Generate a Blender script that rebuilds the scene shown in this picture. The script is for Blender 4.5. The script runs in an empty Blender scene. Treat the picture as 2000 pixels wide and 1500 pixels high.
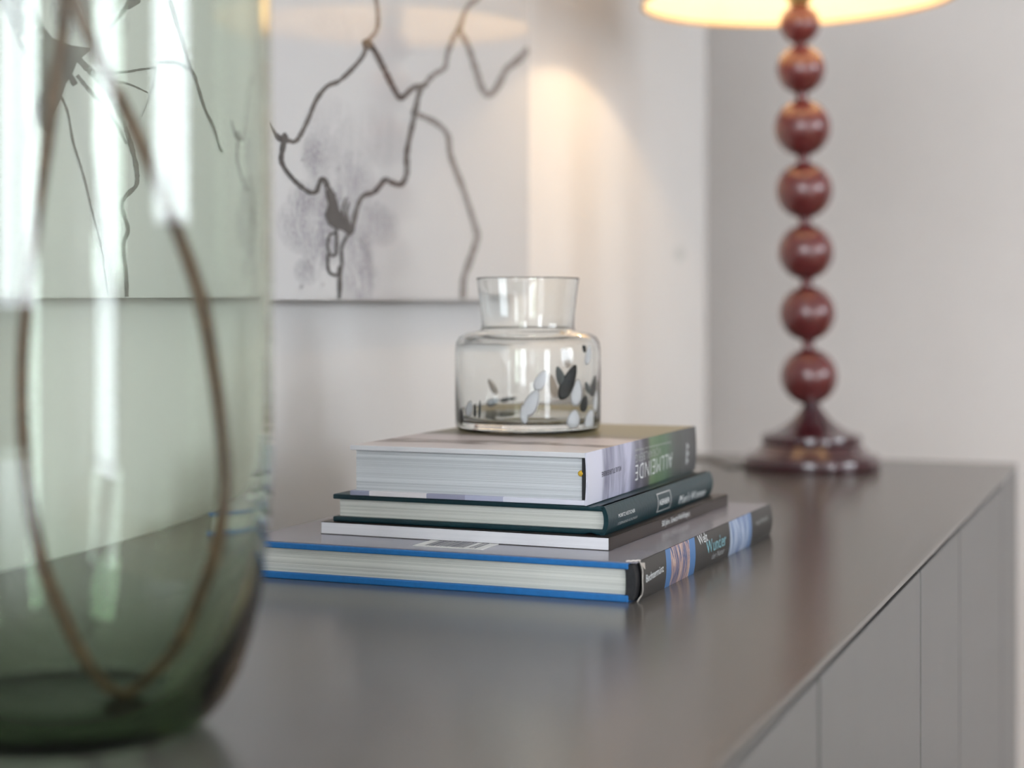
import bpy, bmesh, math, random
from mathutils import Vector, Matrix, Quaternion

random.seed(7)
SC = bpy.context.scene
COL = SC.collection

# ------------------------------------------------------------------ camera
FPX = 3400.0                       # focal length in pixels of the 2000 px wide frame
HOR = 590.0                        # image row of the horizon (vertical lens shift)
ANG = math.radians(20.9)           # camera turned left of the sideboard's length
TOP = 0.76                         # height of the sideboard top
CAM = Vector((0.151, -0.598, TOP + 0.164))
RIGHT = Vector((math.cos(ANG), math.sin(ANG), 0))
FWD = Vector((-math.sin(ANG), math.cos(ANG), 0))
UP = Vector((0, 0, 1))
cd = bpy.data.cameras.new('camera')
cam = bpy.data.objects.new('camera', cd)
COL.objects.link(cam)
cam.location = CAM
cam.rotation_euler = (math.pi / 2, 0, ANG)
cd.sensor_width = 36.0
cd.lens = FPX / 2000.0 * 36.0
cd.shift_y = -(750.0 - HOR) / 2000.0
cd.clip_start = 0.01
cd.dof.use_dof = True
cd.dof.focus_distance = 1.02
cd.dof.aperture_fstop = 4.0
SC.camera = cam

# ------------------------------------------------------------------ light
SC.view_settings.view_transform = 'Standard'
SC.view_settings.look = 'None'
SC.view_settings.exposure = 0.0
SC.view_settings.gamma = 1.0
SC.view_settings.use_curve_mapping = False
SC.cycles.max_bounces = 24
SC.cycles.transmission_bounces = 24
world = bpy.data.worlds.new('overcast_sky')
SC.world = world
world.use_nodes = True
wb = world.node_tree.nodes['Background']
wb.inputs['Color'].default_value = (0.86, 0.93, 1.0, 1)
wb.inputs['Strength'].default_value = 15.0


def window_portal(name, loc, rot, sx, sy):
    l = bpy.data.lights.new(name, 'AREA')
    l.shape = 'RECTANGLE'
    l.size = sx
    l.size_y = sy
    l.cycles.is_portal = True
    o = bpy.data.objects.new(name, l)
    o.location = loc
    o.rotation_euler = rot
    COL.objects.link(o)


# room dimensions, also used by the portals
WX = -0.44                         # picture wall
RX = 3.6                           # window wall opposite
BY = -3.4                          # wall behind the camera
FY = 2.6                           # far wall
CEIL = 2.55
WINS_R = [(-3.25, -2.2, 0.1, 2.3), (-0.65, 0.95, 1.1, 2.2)]   # y0 y1 z0 z1
WINS_B = [(-0.3, 1.05, 0.88, 2.3)]                              # x0 x1 z0 z1
for (a, b, c, d) in WINS_R:
    window_portal('window_portal', (RX + 0.02, (a + b) / 2, (c + d) / 2), (0, math.radians(90), 0), d - c, b - a)
for (a, b, c, d) in WINS_B:
    window_portal('window_portal', ((a + b) / 2, BY - 0.02, (c + d) / 2), (math.radians(90), 0, 0), b - a, d - c)


# ------------------------------------------------------------------ helpers
def ray(px, py):
    return (RIGHT * ((px - 1000.0) / FPX) + UP * ((HOR - py) / FPX) + FWD)


def on_z(px, py, z):
    d = ray(px, py)
    return CAM + d * ((z - CAM.z) / d.z)


def on_plane(px, py, p, n):
    d = ray(px, py)
    return CAM + d * ((p - CAM).dot(n) / d.dot(n))


def at_depth(px, py, depth):
    return CAM + ray(px, py) * depth


def tag(o, label=None, cat=None, group=None, kind=None):
    if label: o['label'] = label
    if cat: o['category'] = cat
    if group: o['group'] = group
    if kind: o['kind'] = kind
    return o


def empty(name, loc=(0, 0, 0), rz=0.0):
    o = bpy.data.objects.new(name, None)
    o.empty_display_size = 0.05
    o.location = loc
    o.rotation_euler = (0, 0, rz)
    COL.objects.link(o)
    return o


def link(name, me, mat, parent=None, smooth=False):
    o = bpy.data.objects.new(name, me)
    COL.objects.link(o)
    if mat: me.materials.append(mat)
    if parent is not None: o.parent = parent
    if smooth:
        for p in me.polygons: p.use_smooth = True
    return o


def from_bm(name, bm, mat, parent=None, smooth=False):
    bmesh.ops.recalc_face_normals(bm, faces=bm.faces)
    me = bpy.data.meshes.new(name)
    bm.to_mesh(me)
    bm.free()
    return link(name, me, mat, parent, smooth)


def pydata(name, vs, fs, mat, parent=None, smooth=False):
    me = bpy.data.meshes.new(name)
    me.from_pydata([tuple(v) for v in vs], [], fs)
    me.update()
    return link(name, me, mat, parent, smooth)


def add_box(bm, x0, x1, y0, y1, z0, z1):
    vs = [bm.verts.new((x, y, z)) for z in (z0, z1) for y in (y0, y1) for x in (x0, x1)]
    for f in ((0, 2, 3, 1), (4, 5, 7, 6), (0, 1, 5, 4), (2, 6, 7, 3), (0, 4, 6, 2), (1, 3, 7, 5)):
        bm.faces.new([vs[i] for i in f])
    return vs


def box(name, x0, x1, y0, y1, z0, z1, mat, parent=None, bev=0.0, seg=2):
    bm = bmesh.new()
    add_box(bm, x0, x1, y0, y1, z0, z1)
    if bev > 0:
        bmesh.ops.bevel(bm, geom=list(bm.edges), offset=bev, segments=seg, affect='EDGES', profile=0.5)
    return from_bm(name, bm, mat, parent)


def lathe(name, prof, mat, parent=None, n=64, smooth=True, sharp=35):
    """prof: list of (r, z); r = 0 at an end closes the surface there"""
    vs, fs, rings = [], [], []
    for r, z in prof:
        if r <= 1e-7:
            rings.append([len(vs)]); vs.append((0, 0, z))
        else:
            ids = []
            for k in range(n):
                a = 2 * math.pi * k / n
                ids.append(len(vs)); vs.append((r * math.cos(a), r * math.sin(a), z))
            rings.append(ids)
    for A, B in zip(rings, rings[1:]):
        for k in range(n):
            k2 = (k + 1) % n
            if len(A) == 1 and len(B) == 1: continue
            if len(A) == 1: fs.append((A[0], B[k2], B[k]))
            elif len(B) == 1: fs.append((A[k], A[k2], B[0]))
            else: fs.append((A[k], A[k2], B[k2], B[k]))
    me = bpy.data.meshes.new(name)
    me.from_pydata(vs, [], fs)
    bm = bmesh.new(); bm.from_mesh(me)
    bmesh.ops.recalc_face_normals(bm, faces=bm.faces)
    bm.to_mesh(me); bm.free()
    o = link(name, me, mat, parent, smooth)
    if smooth:
        me.set_sharp_from_angle(angle=math.radians(sharp))
    return o


def catmull(pts, sub=6):
    out = []
    n = len(pts)
    for i in range(n - 1):
        p0, p1, p2, p3 = pts[max(i - 1, 0)], pts[i], pts[i + 1], pts[min(i + 2, n - 1)]
        for k in range(sub):
            t = k / sub
            out.append(tuple(0.5 * (2 * b + (c - a) * t + (2 * a - 5 * b + 4 * c - d) * t * t + (3 * b - a - 3 * c + d) * t ** 3)
                             for a, b, c, d in zip(p0, p1, p2, p3)))
    out.append(tuple(pts[-1]))
    return out


def tube(name, pts, mat, parent=None, n=12):
    """pts: list of (x, y, z, r)"""
    vs, fs = [], []
    P = [Vector(p[:3]) for p in pts]
    ref = Vector((0.3, 0.2, 0.9)).normalized()
    for i, p in enumerate(P):
        t = (P[min(i + 1, len(P) - 1)] - P[max(i - 1, 0)]).normalized()
        u = t.cross(ref)
        if u.length < 1e-3: u = t.cross(Vector((1, 0, 0)))
        u.normalize()
        w = t.cross(u).normalized()
        ref = w.cross(t) if False else ref
        for k in range(n):
            a = 2 * math.pi * k / n
            vs.append(p + (u * math.cos(a) + w * math.sin(a)) * pts[i][3])
    for i in range(len(P) - 1):
        for k in range(n):
            k2 = (k + 1) % n
            fs.append((i * n + k, i * n + k2, (i + 1) * n + k2, (i + 1) * n + k))
    fs.append(tuple(range(n - 1, -1, -1)))
    fs.append(tuple((len(P) - 1) * n + k for k in range(n)))
    return pydata(name, vs, fs, mat, parent, True)


# ------------------------------------------------------------------ materials
class NT:
    """small wrapper that makes node wiring short"""
    def __init__(self, name):
        self.m = bpy.data.materials.new(name)
        self.m.use_nodes = True
        self.t = self.m.node_tree
        self.b = self.t.nodes['Principled BSDF']
        self.out = self.t.nodes['Material Output']

    def n(self, kind, **kw):
        nd = self.t.nodes.new(kind)
        for k, v in kw.items(): setattr(nd, k, v)
        return nd

    def put(self, sock, v):
        if isinstance(v, bpy.types.NodeSocket): self.t.links.new(v, sock)
        elif isinstance(v, (tuple, list)) and len(v) == 3 and sock.type == 'RGBA': sock.default_value = (*v, 1)
        else: sock.default_value = v

    def math(self, op, a, b=0.0, clamp=False):
        nd = self.n('ShaderNodeMath', operation=op, use_clamp=clamp)
        self.put(nd.inputs[0], a); self.put(nd.inputs[1], b)
        return nd.outputs[0]

    def mix(self, f, a, b, mode='MIX'):
        nd = self.n('ShaderNodeMix', data_type='RGBA', blend_type=mode)
        self.put(nd.inputs[0], f); self.put(nd.inputs[6], a); self.put(nd.inputs[7], b)
        return nd.outputs[2]

    def coord(self):
        tc = self.n('ShaderNodeTexCoord')
        sp = self.n('ShaderNodeSeparateXYZ')
        self.t.links.new(tc.outputs['Object'], sp.inputs[0])
        self.obj = tc.outputs['Object']
        return sp.outputs

    def scaled(self, s):
        mp = self.n('ShaderNodeMapping')
        self.t.links.new(self.obj, mp.inputs[0])
        mp.inputs['Scale'].default_value = s
        return mp.outputs[0]

    def noise(self, vec, scale, detail=3.0, rough=0.5, dist=0.0):
        nd = self.n('ShaderNodeTexNoise')
        if vec is not None: self.t.links.new(vec, nd.inputs['Vector'])
        nd.inputs['Scale'].default_value = scale
        nd.inputs['Detail'].default_value = detail
        nd.inputs['Roughness'].default_value = rough
        nd.inputs['Distortion'].default_value = dist
        return nd.outputs['Fac']

    def ramp(self, f, stops, interp='LINEAR'):
        nd = self.n('ShaderNodeValToRGB')
        self.put(nd.inputs[0], f)
        cr = nd.color_ramp
        cr.interpolation = interp
        while len(cr.elements) < len(stops): cr.elements.new(0.5)
        for e, (p, c) in zip(cr.elements, stops):
            e.position = p
            e.color = (*c, 1) if len(c) == 3 else c
        return nd.outputs[0]

    def bump(self, h, strength=0.2, dist=0.001):
        nd = self.n('ShaderNodeBump')
        nd.inputs['Strength'].default_value = strength
        nd.inputs['Distance'].default_value = dist
        self.t.links.new(h, nd.inputs['Height'])
        self.t.links.new(nd.outputs[0], self.b.inputs['Normal'])


def mat(name, col, rough=0.5, metal=0.0, coat=0.0, coat_r=0.03, spec=0.5, grain=0.0, gscale=60.0, bump=0.0):
    m = NT(name)
    m.put(m.b.inputs['Base Color'], col)
    m.b.inputs['Roughness'].default_value = rough
    m.b.inputs['Metallic'].default_value = metal
    m.b.inputs['Coat Weight'].default_value = coat
    m.b.inputs['Coat Roughness'].default_value = coat_r
    m.b.inputs['Specular IOR Level'].default_value = spec
    if grain or bump:
        m.coord()
        nz = m.noise(m.obj, gscale, 4.0, 0.6)
        if grain:
            lo = tuple(c * (1 - grain) for c in col)
            hi = tuple(min(1, c * (1 + grain)) for c in col)
            m.put(m.b.inputs['Base Color'], m.ramp(nz, [(0.3, lo), (0.7, hi)]))
        if bump: m.bump(nz, bump, 0.001)
    return m.m


M = {}
M['wall'] = mat('wall_paint', (0.84, 0.80, 0.77), 0.7, grain=0.015, gscale=9, bump=0.05)
M['ceiling'] = mat('ceiling_paint', (0.8, 0.8, 0.79), 0.8, grain=0.01, gscale=5)
M['frame'] = mat('window_frame_paint', (0.75, 0.75, 0.74), 0.4, grain=0.02)
M['baseboard'] = mat('baseboard_paint', (0.76, 0.75, 0.73), 0.5, grain=0.02)
M['lacquer'] = mat('taupe_lacquer', (0.125, 0.124, 0.123), 0.38, spec=0.4, grain=0.03, gscale=15)
M['gap'] = mat('carcass_dark', (0.025, 0.025, 0.027), 0.7, grain=0.05)
M['burgundy'] = mat('burgundy_lacquer', (0.11, 0.018, 0.018), 0.22, coat=0.6, coat_r=0.06, grain=0.12, gscale=40)
M['burgundy_base'] = mat('burgundy_base_lacquer', (0.045, 0.010, 0.014), 0.2, coat=0.7, coat_r=0.05, grain=0.12, gscale=40)
M['brass'] = mat('socket_brass', (0.5, 0.36, 0.16), 0.3, metal=1.0, grain=0.05)
M['cord'] = mat('cord_rubber', (0.24, 0.23, 0.22), 0.5, grain=0.05)
M['bark'] = mat('twig_bark', (0.13, 0.068, 0.038), 0.6, grain=0.45, gscale=120, bump=0.5)
M['twig_end'] = M['bark']


def floor_mat():
    m = NT('oak_floor')
    s = m.coord()
    nz = m.noise(m.scaled((1.0, 9.0, 1.0)), 6, 6, 0.6)
    m.put(m.b.inputs['Base Color'], m.ramp(nz, [(0.3, (0.24, 0.15, 0.085)), (0.7, (0.40, 0.27, 0.16))]))
    m.b.inputs['Roughness'].default_value = 0.45
    return m.m


def top_mat():
    m = NT('taupe_top_lacquer')
    m.coord()
    nz = m.noise(m.obj, 700, 3, 0.6)
    big = m.noise(m.obj, 4, 2, 0.5)
    m.put(m.b.inputs['Base Color'], m.ramp(big, [(0.3, (0.092, 0.085, 0.079)), (0.7, (0.103, 0.095, 0.088))]))
    m.put(m.b.inputs['Roughness'], m.math('MULTIPLY_ADD', nz, 0.08))
    m.t.nodes[-1].inputs[2].default_value = 0.17
    m.b.inputs['Specular IOR Level'].default_value = 0.5
    m.bump(nz, 0.03, 0.0003)
    return m.m


M['floor'] = floor_mat()
M['top'] = top_mat()


def thin_pane():
    m = NT('window_glass')
    t = m.n('ShaderNodeBsdfTransparent')
    g = m.n('ShaderNodeBsdfGlossy')
    g.inputs['Roughness'].default_value = 0.02
    mx = m.n('ShaderNodeMixShader')
    mx.inputs[0].default_value = 0.06
    m.t.links.new(t.outputs[0], mx.inputs[1]); m.t.links.new(g.outputs[0], mx.inputs[2])
    m.t.links.new(mx.outputs[0], m.out.inputs['Surface'])
    return m.m


M['pane'] = thin_pane()


def glass(name, col=(1, 1, 1), ior=1.48, absorb=None, density=0.0):
    m = NT(name)
    g = m.n('ShaderNodeBsdfGlass')
    g.inputs['IOR'].default_value = ior
    g.inputs['Roughness'].default_value = 0.0
    m.put(g.inputs['Color'], col)
    m.t.links.new(g.outputs[0], m.out.inputs['Surface'])
    if absorb:
        v = m.n('ShaderNodeVolumeAbsorption')
        m.put(v.inputs['Color'], absorb)
        v.inputs['Density'].default_value = density
        m.t.links.new(v.outputs[0], m.out.inputs['Volume'])
    return m.m


M['clear_glass'] = glass('clear_glass', (0.985, 0.99, 0.985), 1.46)
M['green_glass'] = glass('smoky_green_glass', (0.985, 0.99, 0.985), 1.48, (0.22, 0.47, 0.10), 60.0)


def translucent(name, col, base=0.30):
    m = NT(name)
    d = m.n('ShaderNodeBsdfDiffuse'); m.put(d.inputs['Color'], col)
    t = m.n('ShaderNodeBsdfTranslucent'); m.put(t.inputs['Color'], col)
    m.coord()
    nz = m.noise(m.scaled((1, 1, 6)), 300, 2)
    mx = m.n('ShaderNodeMixShader')
    m.put(mx.inputs[0], m.math('MULTIPLY_ADD', nz, 0.1))
    m.t.nodes[-1].inputs[2].default_value = base
    m.t.links.new(d.outputs[0], mx.inputs[1]); m.t.links.new(t.outputs[0], mx.inputs[2])
    m.t.links.new(mx.outputs[0], m.out.inputs['Surface'])
    return m.m


M['shade'] = translucent('lamp_shade_linen', (0.86, 0.80, 0.70))
M['fleck_white'] = translucent('opal_white_fleck', (0.93, 0.94, 0.97), base=0.06)
M['fleck_beige'] = translucent('opal_beige_fleck', (0.90, 0.87, 0.84), base=0.85)


def pages_mat(name, light, dark, scale=1400):
    m = NT(name)
    m.coord()
    a = m.noise(m.scaled((2.0, 2.0, scale)), 1.0, 3, 0.65)
    b = m.noise(m.scaled((0.6, 0.6, scale * 0.23)), 1.0, 2, 0.5)
    f = m.math('MULTIPLY_ADD', a, 0.6)
    m.t.links.new(m.math('MULTIPLY', b, 0.4), m.t.nodes[-2].inputs[2])
    m.put(m.b.inputs['Base Color'], m.ramp(f, [(0.34, dark), (0.58, light)]))
    m.b.inputs['Roughness'].default_value = 0.75
    m.bump(a, 0.35, 0.0003)
    return m.m


M['pages_cream'] = pages_mat('cream_pages', (0.74, 0.74, 0.69), (0.40, 0.41, 0.37), 1300)
M['pages_cool'] = pages_mat('cool_pages', (0.70, 0.72, 0.74), (0.36, 0.38, 0.40), 1500)
M['pages_white'] = pages_mat('white_pages', (0.80, 0.79, 0.82), (0.74, 0.73, 0.76), 1500)
M['blue_cloth'] = mat('blue_board_cloth', (0.008, 0.14, 0.40), 0.5, grain=0.1, gscale=300, bump=0.1)
M['teal_cloth'] = mat('teal_board_cloth', (0.006, 0.030, 0.038), 0.36, spec=0.3, grain=0.15, gscale=400, bump=0.15)
M['black_cloth'] = mat('black_spine_cloth', (0.012, 0.012, 0.014), 0.5, grain=0.3, gscale=300, bump=0.3)
M['jacket_top'] = mat('lavender_grey_jacket', (0.23, 0.22, 0.26), 0.26, coat=0.3, coat_r=0.1, grain=0.05, gscale=20)
M['paper_torn'] = mat('torn_paper', (0.72, 0.66, 0.60), 0.8, grain=0.1, gscale=300)
M['brown_cover'] = mat('dark_brown_cover', (0.024, 0.016, 0.013), 0.32, spec=0.3, grain=0.2, gscale=30)
M['white_print'] = mat('white_print', (0.72, 0.74, 0.74), 0.5, grain=0.03)
M['grey_print'] = mat('grey_print', (0.42, 0.43, 0.43), 0.5, grain=0.03)
M['soft_print'] = mat('pale_print', (0.38, 0.40, 0.38), 0.5, grain=0.03)
M['teal_print'] = mat('teal_print', (0.22, 0.45, 0.50), 0.5, grain=0.03)
M['dark_print'] = mat('dark_print', (0.07, 0.07, 0.10), 0.5, grain=0.03)
M['yellow_band'] = mat('yellow_headband', (0.62, 0.38, 0.03), 0.7, grain=0.2, gscale=800)
M['label_white'] = mat('label_paper', (0.74, 0.73, 0.70), 0.5, grain=0.03)
M['fleck_dark'] = mat('dark_green_fleck', (0.004, 0.010, 0.012), 0.5, grain=0.3, gscale=200)
M['fleck_grey'] = mat('smoke_grey_fleck', (0.09, 0.11, 0.11), 0.5, grain=0.3, gscale=200)

# ------------------------------------------------------------------ room shell
WCY = on_plane(1380, 590, Vector((WX, 0, 0)), Vector((1, 0, 0))).y      # where the picture wall ends
LX = -2.2                                                              # alcove beyond the corner


def stain_wall():
    """wall paint with one small grey scuff near the corner"""
    m = NT('picture_wall_paint')
    s = m.coord()
    nz = m.noise(m.obj, 9, 4, 0.6)
    col = m.ramp(nz, [(0.3, (0.655, 0.645, 0.635)), (0.7, (0.67, 0.66, 0.65))])
    c = on_plane(1328, 496, Vector((WX, 0, 0)), Vector((1, 0, 0)))
    v = m.n('ShaderNodeVectorMath', operation='DISTANCE')
    mp = m.n('ShaderNodeMapping'); m.t.links.new(m.obj, mp.inputs[0])
    mp.inputs['Location'].default_value = (0, -c.y / 0.028, -c.z / 0.013)
    mp.inputs['Scale'].default_value = (0.0, 1 / 0.028, 1 / 0.013)
    m.t.links.new(mp.outputs[0], v.inputs[0])
    f = m.ramp(v.outputs['Value'], [(0.45, (0.5, 0.5, 0.5)), (1.0, (0, 0, 0))])
    m.put(m.b.inputs['Base Color'], m.mix(f, col, (0.33, 0.37, 0.36)))
    m.b.inputs['Roughness'].default_value = 0.7
    m.bump(nz, 0.05, 0.001)
    return m.m


def struct(name, *a, **k):
    return tag(box(name, *a, **k), kind='structure')


struct('floor', LX - 0.1, RX + 0.1, BY - 0.1, FY + 0.1, -0.1, 0.0, M['floor'])
struct('ceiling', LX - 0.1, RX + 0.1, BY - 0.1, FY + 0.1, CEIL, CEIL + 0.1, M['ceiling'])
struct('wall_left', WX - 0.14, WX, BY, WCY, 0, CEIL, stain_wall(), bev=0.004, seg=3)
struct('wall_alcove', LX - 0.1, LX, WCY - 1.2, FY, 0, CEIL, M['wall'])
struct('wall_alcove_back', LX, WX - 0.14, WCY - 1.3, WCY - 1.2, 0, CEIL, M['wall'])
struct('wall_far', LX, RX, FY, FY + 0.1, 0, CEIL, M['wall'])


def holed_wall(name, axis, pos, lo, hi, wins):
    """one wall made of strips around its window openings"""
    bm = bmesh.new()
    t = 0.12 if pos > 0 else -0.12
    p0, p1 = min(pos, pos + t), max(pos, pos + t)

    def strip(a, b, c, d):
        if axis == 'x': add_box(bm, p0, p1, a, b, c, d)
        else: add_box(bm, a, b, p0, p1, c, d)
    cur = lo
    for (a, b, c, d) in wins:
        strip(cur, a, 0, CEIL)
        strip(a, b, 0, c)
        strip(a, b, d, CEIL)
        cur = b
    strip(cur, hi, 0, CEIL)
    return tag(from_bm(name, bm, M['wall']), kind='structure')


holed_wall('wall_right', 'x', RX, BY, FY, WINS_R)
holed_wall('wall_back', 'y', BY, WX - 0.14, RX, WINS_B)
wn = 0
for axis, pos, wins in (('x', RX + 0.05, WINS_R), ('y', BY - 0.05, WINS_B)):
    for (a, b, c, d) in wins:
        wn += 1
        root = tag(empty('window_%d' % wn, (pos, (a + b) / 2, c) if axis == 'x' else ((a + b) / 2, pos, c),
                         math.pi / 2 if axis == 'x' else 0), kind='structure')
        w, h = (b - a) / 2, d - c
        bm = bmesh.new()
        for (x0, x1, z0, z1) in ((-w, -w + .06, 0, h), (w - .06, w, 0, h), (-w + .06, w - .06, 0, .06), (-w + .06, w - .06, h - .06, h), (-.03, .03, .06, h - .06)):
            add_box(bm, x0, x1, -.03, .03, z0, z1)
        from_bm('window_frame', bm, M['frame'], root)
        for (x0, x1) in ((-w + .05, -.02), (.02, w - .05)):
            box('pane', x0, x1, -.004, .004, .05, h - .05, M['pane'], root)

for nm, a in (('baseboard_left', (WX, WX + .012, BY, WCY, 0, .07)), ('baseboard_far', (LX, RX, FY - .012, FY, 0, .07))):
    struct(nm, *a, M['baseboard'])

# ------------------------------------------------------------------ sideboard
SB = empty('sideboard', (0, 0, 0))
tag(SB, 'long grey lacquered sideboard with flat handleless doors against the picture wall', 'sideboard')
Y0, Y1 = -1.02, 1.237
XB = WX + 0.002
SLAB, GAP = 0.0035, 0.0028
ENDP = 1.069
box('top', XB, 0.0, Y0, Y1, TOP - SLAB, TOP, M['top'], SB, bev=0.0006)
zd = TOP - SLAB - GAP
box('carcass', XB, -0.021, Y0 + 0.02, ENDP, 0.08, TOP - SLAB, M['gap'], SB)
edges = [Y0, -0.569, -0.357, -0.023, 0.189, 0.523, 0.735, ENDP]
for a, b in zip(edges, edges[1:]):
    box('door', -0.020, -0.0004, a + 0.0025, b - 0.0025, 0.085, zd, M['lacquer'], SB, bev=0.0007)
box('end_panel', XB, -0.0004, ENDP + 0.0025, Y1, 0.0, TOP - SLAB, M['lacquer'], SB, bev=0.0007)
box('end_panel', XB, -0.021, Y0, Y0 + 0.018, 0.0, TOP - SLAB, M['lacquer'], SB, bev=0.0007)
box('plinth', XB, -0.05, Y0 + 0.02, ENDP, 0.0, 0.08, M['gap'], SB)

# ------------------------------------------------------------------ picture
PICT = 0.022
PX = WX + PICT
pn = Vector((1, 0, 0))


def pp(px, py):
    return on_plane(px, py, Vector((PX, 0, 0)), pn)


py1 = pp(1033, 590).y
py0 = py1 - 1.30
pz0 = pp(800, 586).z
PIC = empty('ink_picture', (WX, (py0 + py1) / 2, pz0))
tag(PIC, 'large frameless ink drawing with branching lines and purple wash hung on the wall', 'picture')
PO = Vector(PIC.location)


def print_mat():
    m = NT('ink_wash_print')
    s = m.coord()
    nz = m.noise(m.scaled((1, 1, 0.45)), 55, 5, 0.65, 0.6)
    fine = m.noise(m.obj, 320, 4, 0.7)
    total = None
    blobs = [(655, 260, 60, 75, 0.20), (735, 265, 55, 65, 0.17), (612, 310, 26, 55, 0.62), (600, 395, 40, 45, 0.75),
             (590, 440, 50, 60, 0.45), (628, 470, 45, 60, 0.62), (650, 400, 50, 60, 0.65), (700, 480, 36, 60, 0.50), (700, 545, 42, 60, 0.62),
             (740, 440, 45, 45, 0.42), (690, 350, 45, 70, 0.42), (600, 530, 28, 30, 0.38), (640, 300, 40, 80, 0.3),
             (170, 20, 90, 70, 0.8), (215, 40, 50, 60, 0.9), (700, 60, 120, 40, 0.08)]
    for (px, py, rx, ry, st) in blobs:
        c = pp(px, py) - PO
        e = pp(px + rx, py) - PO
        g = pp(px, py + ry) - PO
        dy = m.math('DIVIDE', m.math('SUBTRACT', s[1], c.y), abs(e.y - c.y))
        dz = m.math('DIVIDE', m.math('SUBTRACT', s[2], c.z), abs(g.z - c.z))
        r2 = m.math('ADD', m.math('MULTIPLY', dy, dy), m.math('MULTIPLY', dz, dz))
        w = m.math('MULTIPLY', m.math('POWER', m.math('SUBTRACT', 1.0, r2, True), 0.6), min(1.0, st * 1.55))
        total = w if total is None else m.math('MAXIMUM', total, w)
    mod = m.ramp(nz, [(0.36, (0.06, 0.06, 0.06)), (0.47, (0.55, 0.55, 0.55)), (0.55, (0.8, 0.8, 0.8)), (0.66, (1, 1, 1))])
    mod2 = m.ramp(fine, [(0.36, (0.35, 0.35, 0.35)), (0.62, (1.0, 1.0, 1.0))])
    f = m.math('MULTIPLY', m.math('MULTIPLY', total, mod), mod2, True)
    paper = m.ramp(m.noise(m.obj, 6, 3), [(0.3, (0.50, 0.50, 0.505)), (0.7, (0.53, 0.53, 0.53))])
    m.put(m.b.inputs['Base Color'], m.mix(f, paper, (0.075, 0.062, 0.10)))
    m.b.inputs['Roughness'].default_value = 0.6
    m.b.inputs['Coat Weight'].default_value = 0.85
    m.b.inputs['Coat Roughness'].default_value = 0.06
    return m.m


def ink(name, col):
    return mat(name, col, 0.6, coat=0.85, coat_r=0.06, grain=0.25, gscale=90)


INK = {'d': ink('black_ink', (0.016, 0.013, 0.012)), 'm': ink('diluted_ink', (0.055, 0.046, 0.042)),
       'l': ink('pale_ink', (0.17, 0.15, 0.142)), 'v': ink('faint_ink', (0.36, 0.35, 0.36)),
       'p': ink('paper_fleck', (0.5, 0.49, 0.48))}
HH = 0.95
box('print_panel', PICT - 0.006, PICT, py0 - PO.y, py1 - PO.y, 0, HH, print_mat(), PIC)
box('backing_frame', 0.001, PICT - 0.006, py0 - PO.y + 0.04, py1 - PO.y - 0.04, 0.03, HH - 0.03, M['frame'], PIC)

_layer = [0]


def ink_poly(pts2, material, name='ink_stroke'):
    """a closed outline given as picture points, laid on the print"""
    _layer[0] += 1
    off = 0.0003 + 0.00001 * (_layer[0] % 40)
    vs = []
    for (x, y) in pts2:
        v = pp(x, y) - PO
        v.x = PICT + off
        v.z = max(v.z, 0.0006)
        v.y = min(v.y, py1 - PO.y - 0.0006)
        vs.append(v)
    return vs


def stroke(pts, key, jitter=0.35, sub=6):
    rng = random.Random(len(pts) * 31 + int(pts[0][0]))
    c = catmull(pts, sub)
    L, R = [], []
    for i, (x, y, w) in enumerate(c):
        a, b = c[max(i - 1, 0)], c[min(i + 1, len(c) - 1)]
        dx, dy = b[0] - a[0], b[1] - a[1]
        n = math.hypot(dx, dy) or 1
        w2 = max(0.8, w * 0.5 + rng.uniform(-jitter, jitter) * w * 0.3)
        L.append((x - dy / n * w2, y + dx / n * w2))
        R.append((x + dy / n * w2, y - dx / n * w2))
    vs = ink_poly(L, None) 
    _layer[0] -= 1
    vs += ink_poly(R, None)
    n = len(c)
    fs = [(i, i + 1, n + i + 1, n + i) for i in range(n - 1)]
    return pydata('ink_line', vs, fs, INK[key], PIC)


def blot(pts, key, name='ink_blot'):
    vs = ink_poly(pts, None)
    return pydata(name, vs, [tuple(range(len(vs)))], INK[key], PIC)


def W(pts, w0, w1=None):
    w1 = w0 if w1 is None else w1
    n = len(pts) - 1
    return [(x, y, w0 + (w1 - w0) * i / n) for i, (x, y) in enumerate(pts)]


stroke(W([(650, -520), (690, -400), (665, -300), (705, -210), (698, -110), (726, -25), (735, 5), (738, 40), (733, 62), (720, 78)], 7, 9), 'l')
stroke(W([(716, 84), (709, 108), (690, 132), (662, 158), (638, 169), (617, 196), (602, 232), (586, 264), (574, 277), (556, 272)], 9, 9), 'm')
stroke([(560, 276, 11), (545, 270, 12), (534, 258, 8), (524, 240, 4)], 'd')
stroke(W([(716, 84), (731, 99), (748, 132), (769, 174), (783, 191), (806, 172), (829, 166)], 12, 10), 'm')
blot([(706, 80), (716, 75), (728, 84), (736, 98), (734, 108), (724, 98), (714, 96), (708, 92)], 'd')
stroke(W([(829, 166), (840, 152), (851, 143), (868, 132), (874, 103), (888, 68), (896, 60)], 11, 9), 'l')
stroke(W([(896, 60), (905, 29), (917, 8), (938, -12), (950, -90), (975, -150), (965, -260), (1000, -330)], 10, 7), 'l')
blot([(890, 54), (898, 50), (903, 60), (898, 68), (890, 66)], 'm')
stroke(W([(896, 58), (913, 89), (930, 140), (940, 171), (954, 186), (971, 169), (988, 136), (1008, 120), (1033, 94)], 10, 14), 'l')
blot([(812, 172), (826, 162), (836, 160), (834, 170), (824, 175), (818, 180)], 'm')
stroke(W([(822, 170), (816, 190), (810, 221), (804, 248), (794, 298), (794, 339), (783, 360), (768, 358), (752, 351), (742, 362), (729, 376), (707, 384), (695, 413), (688, 448)], 10, 9), 'm')
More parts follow.
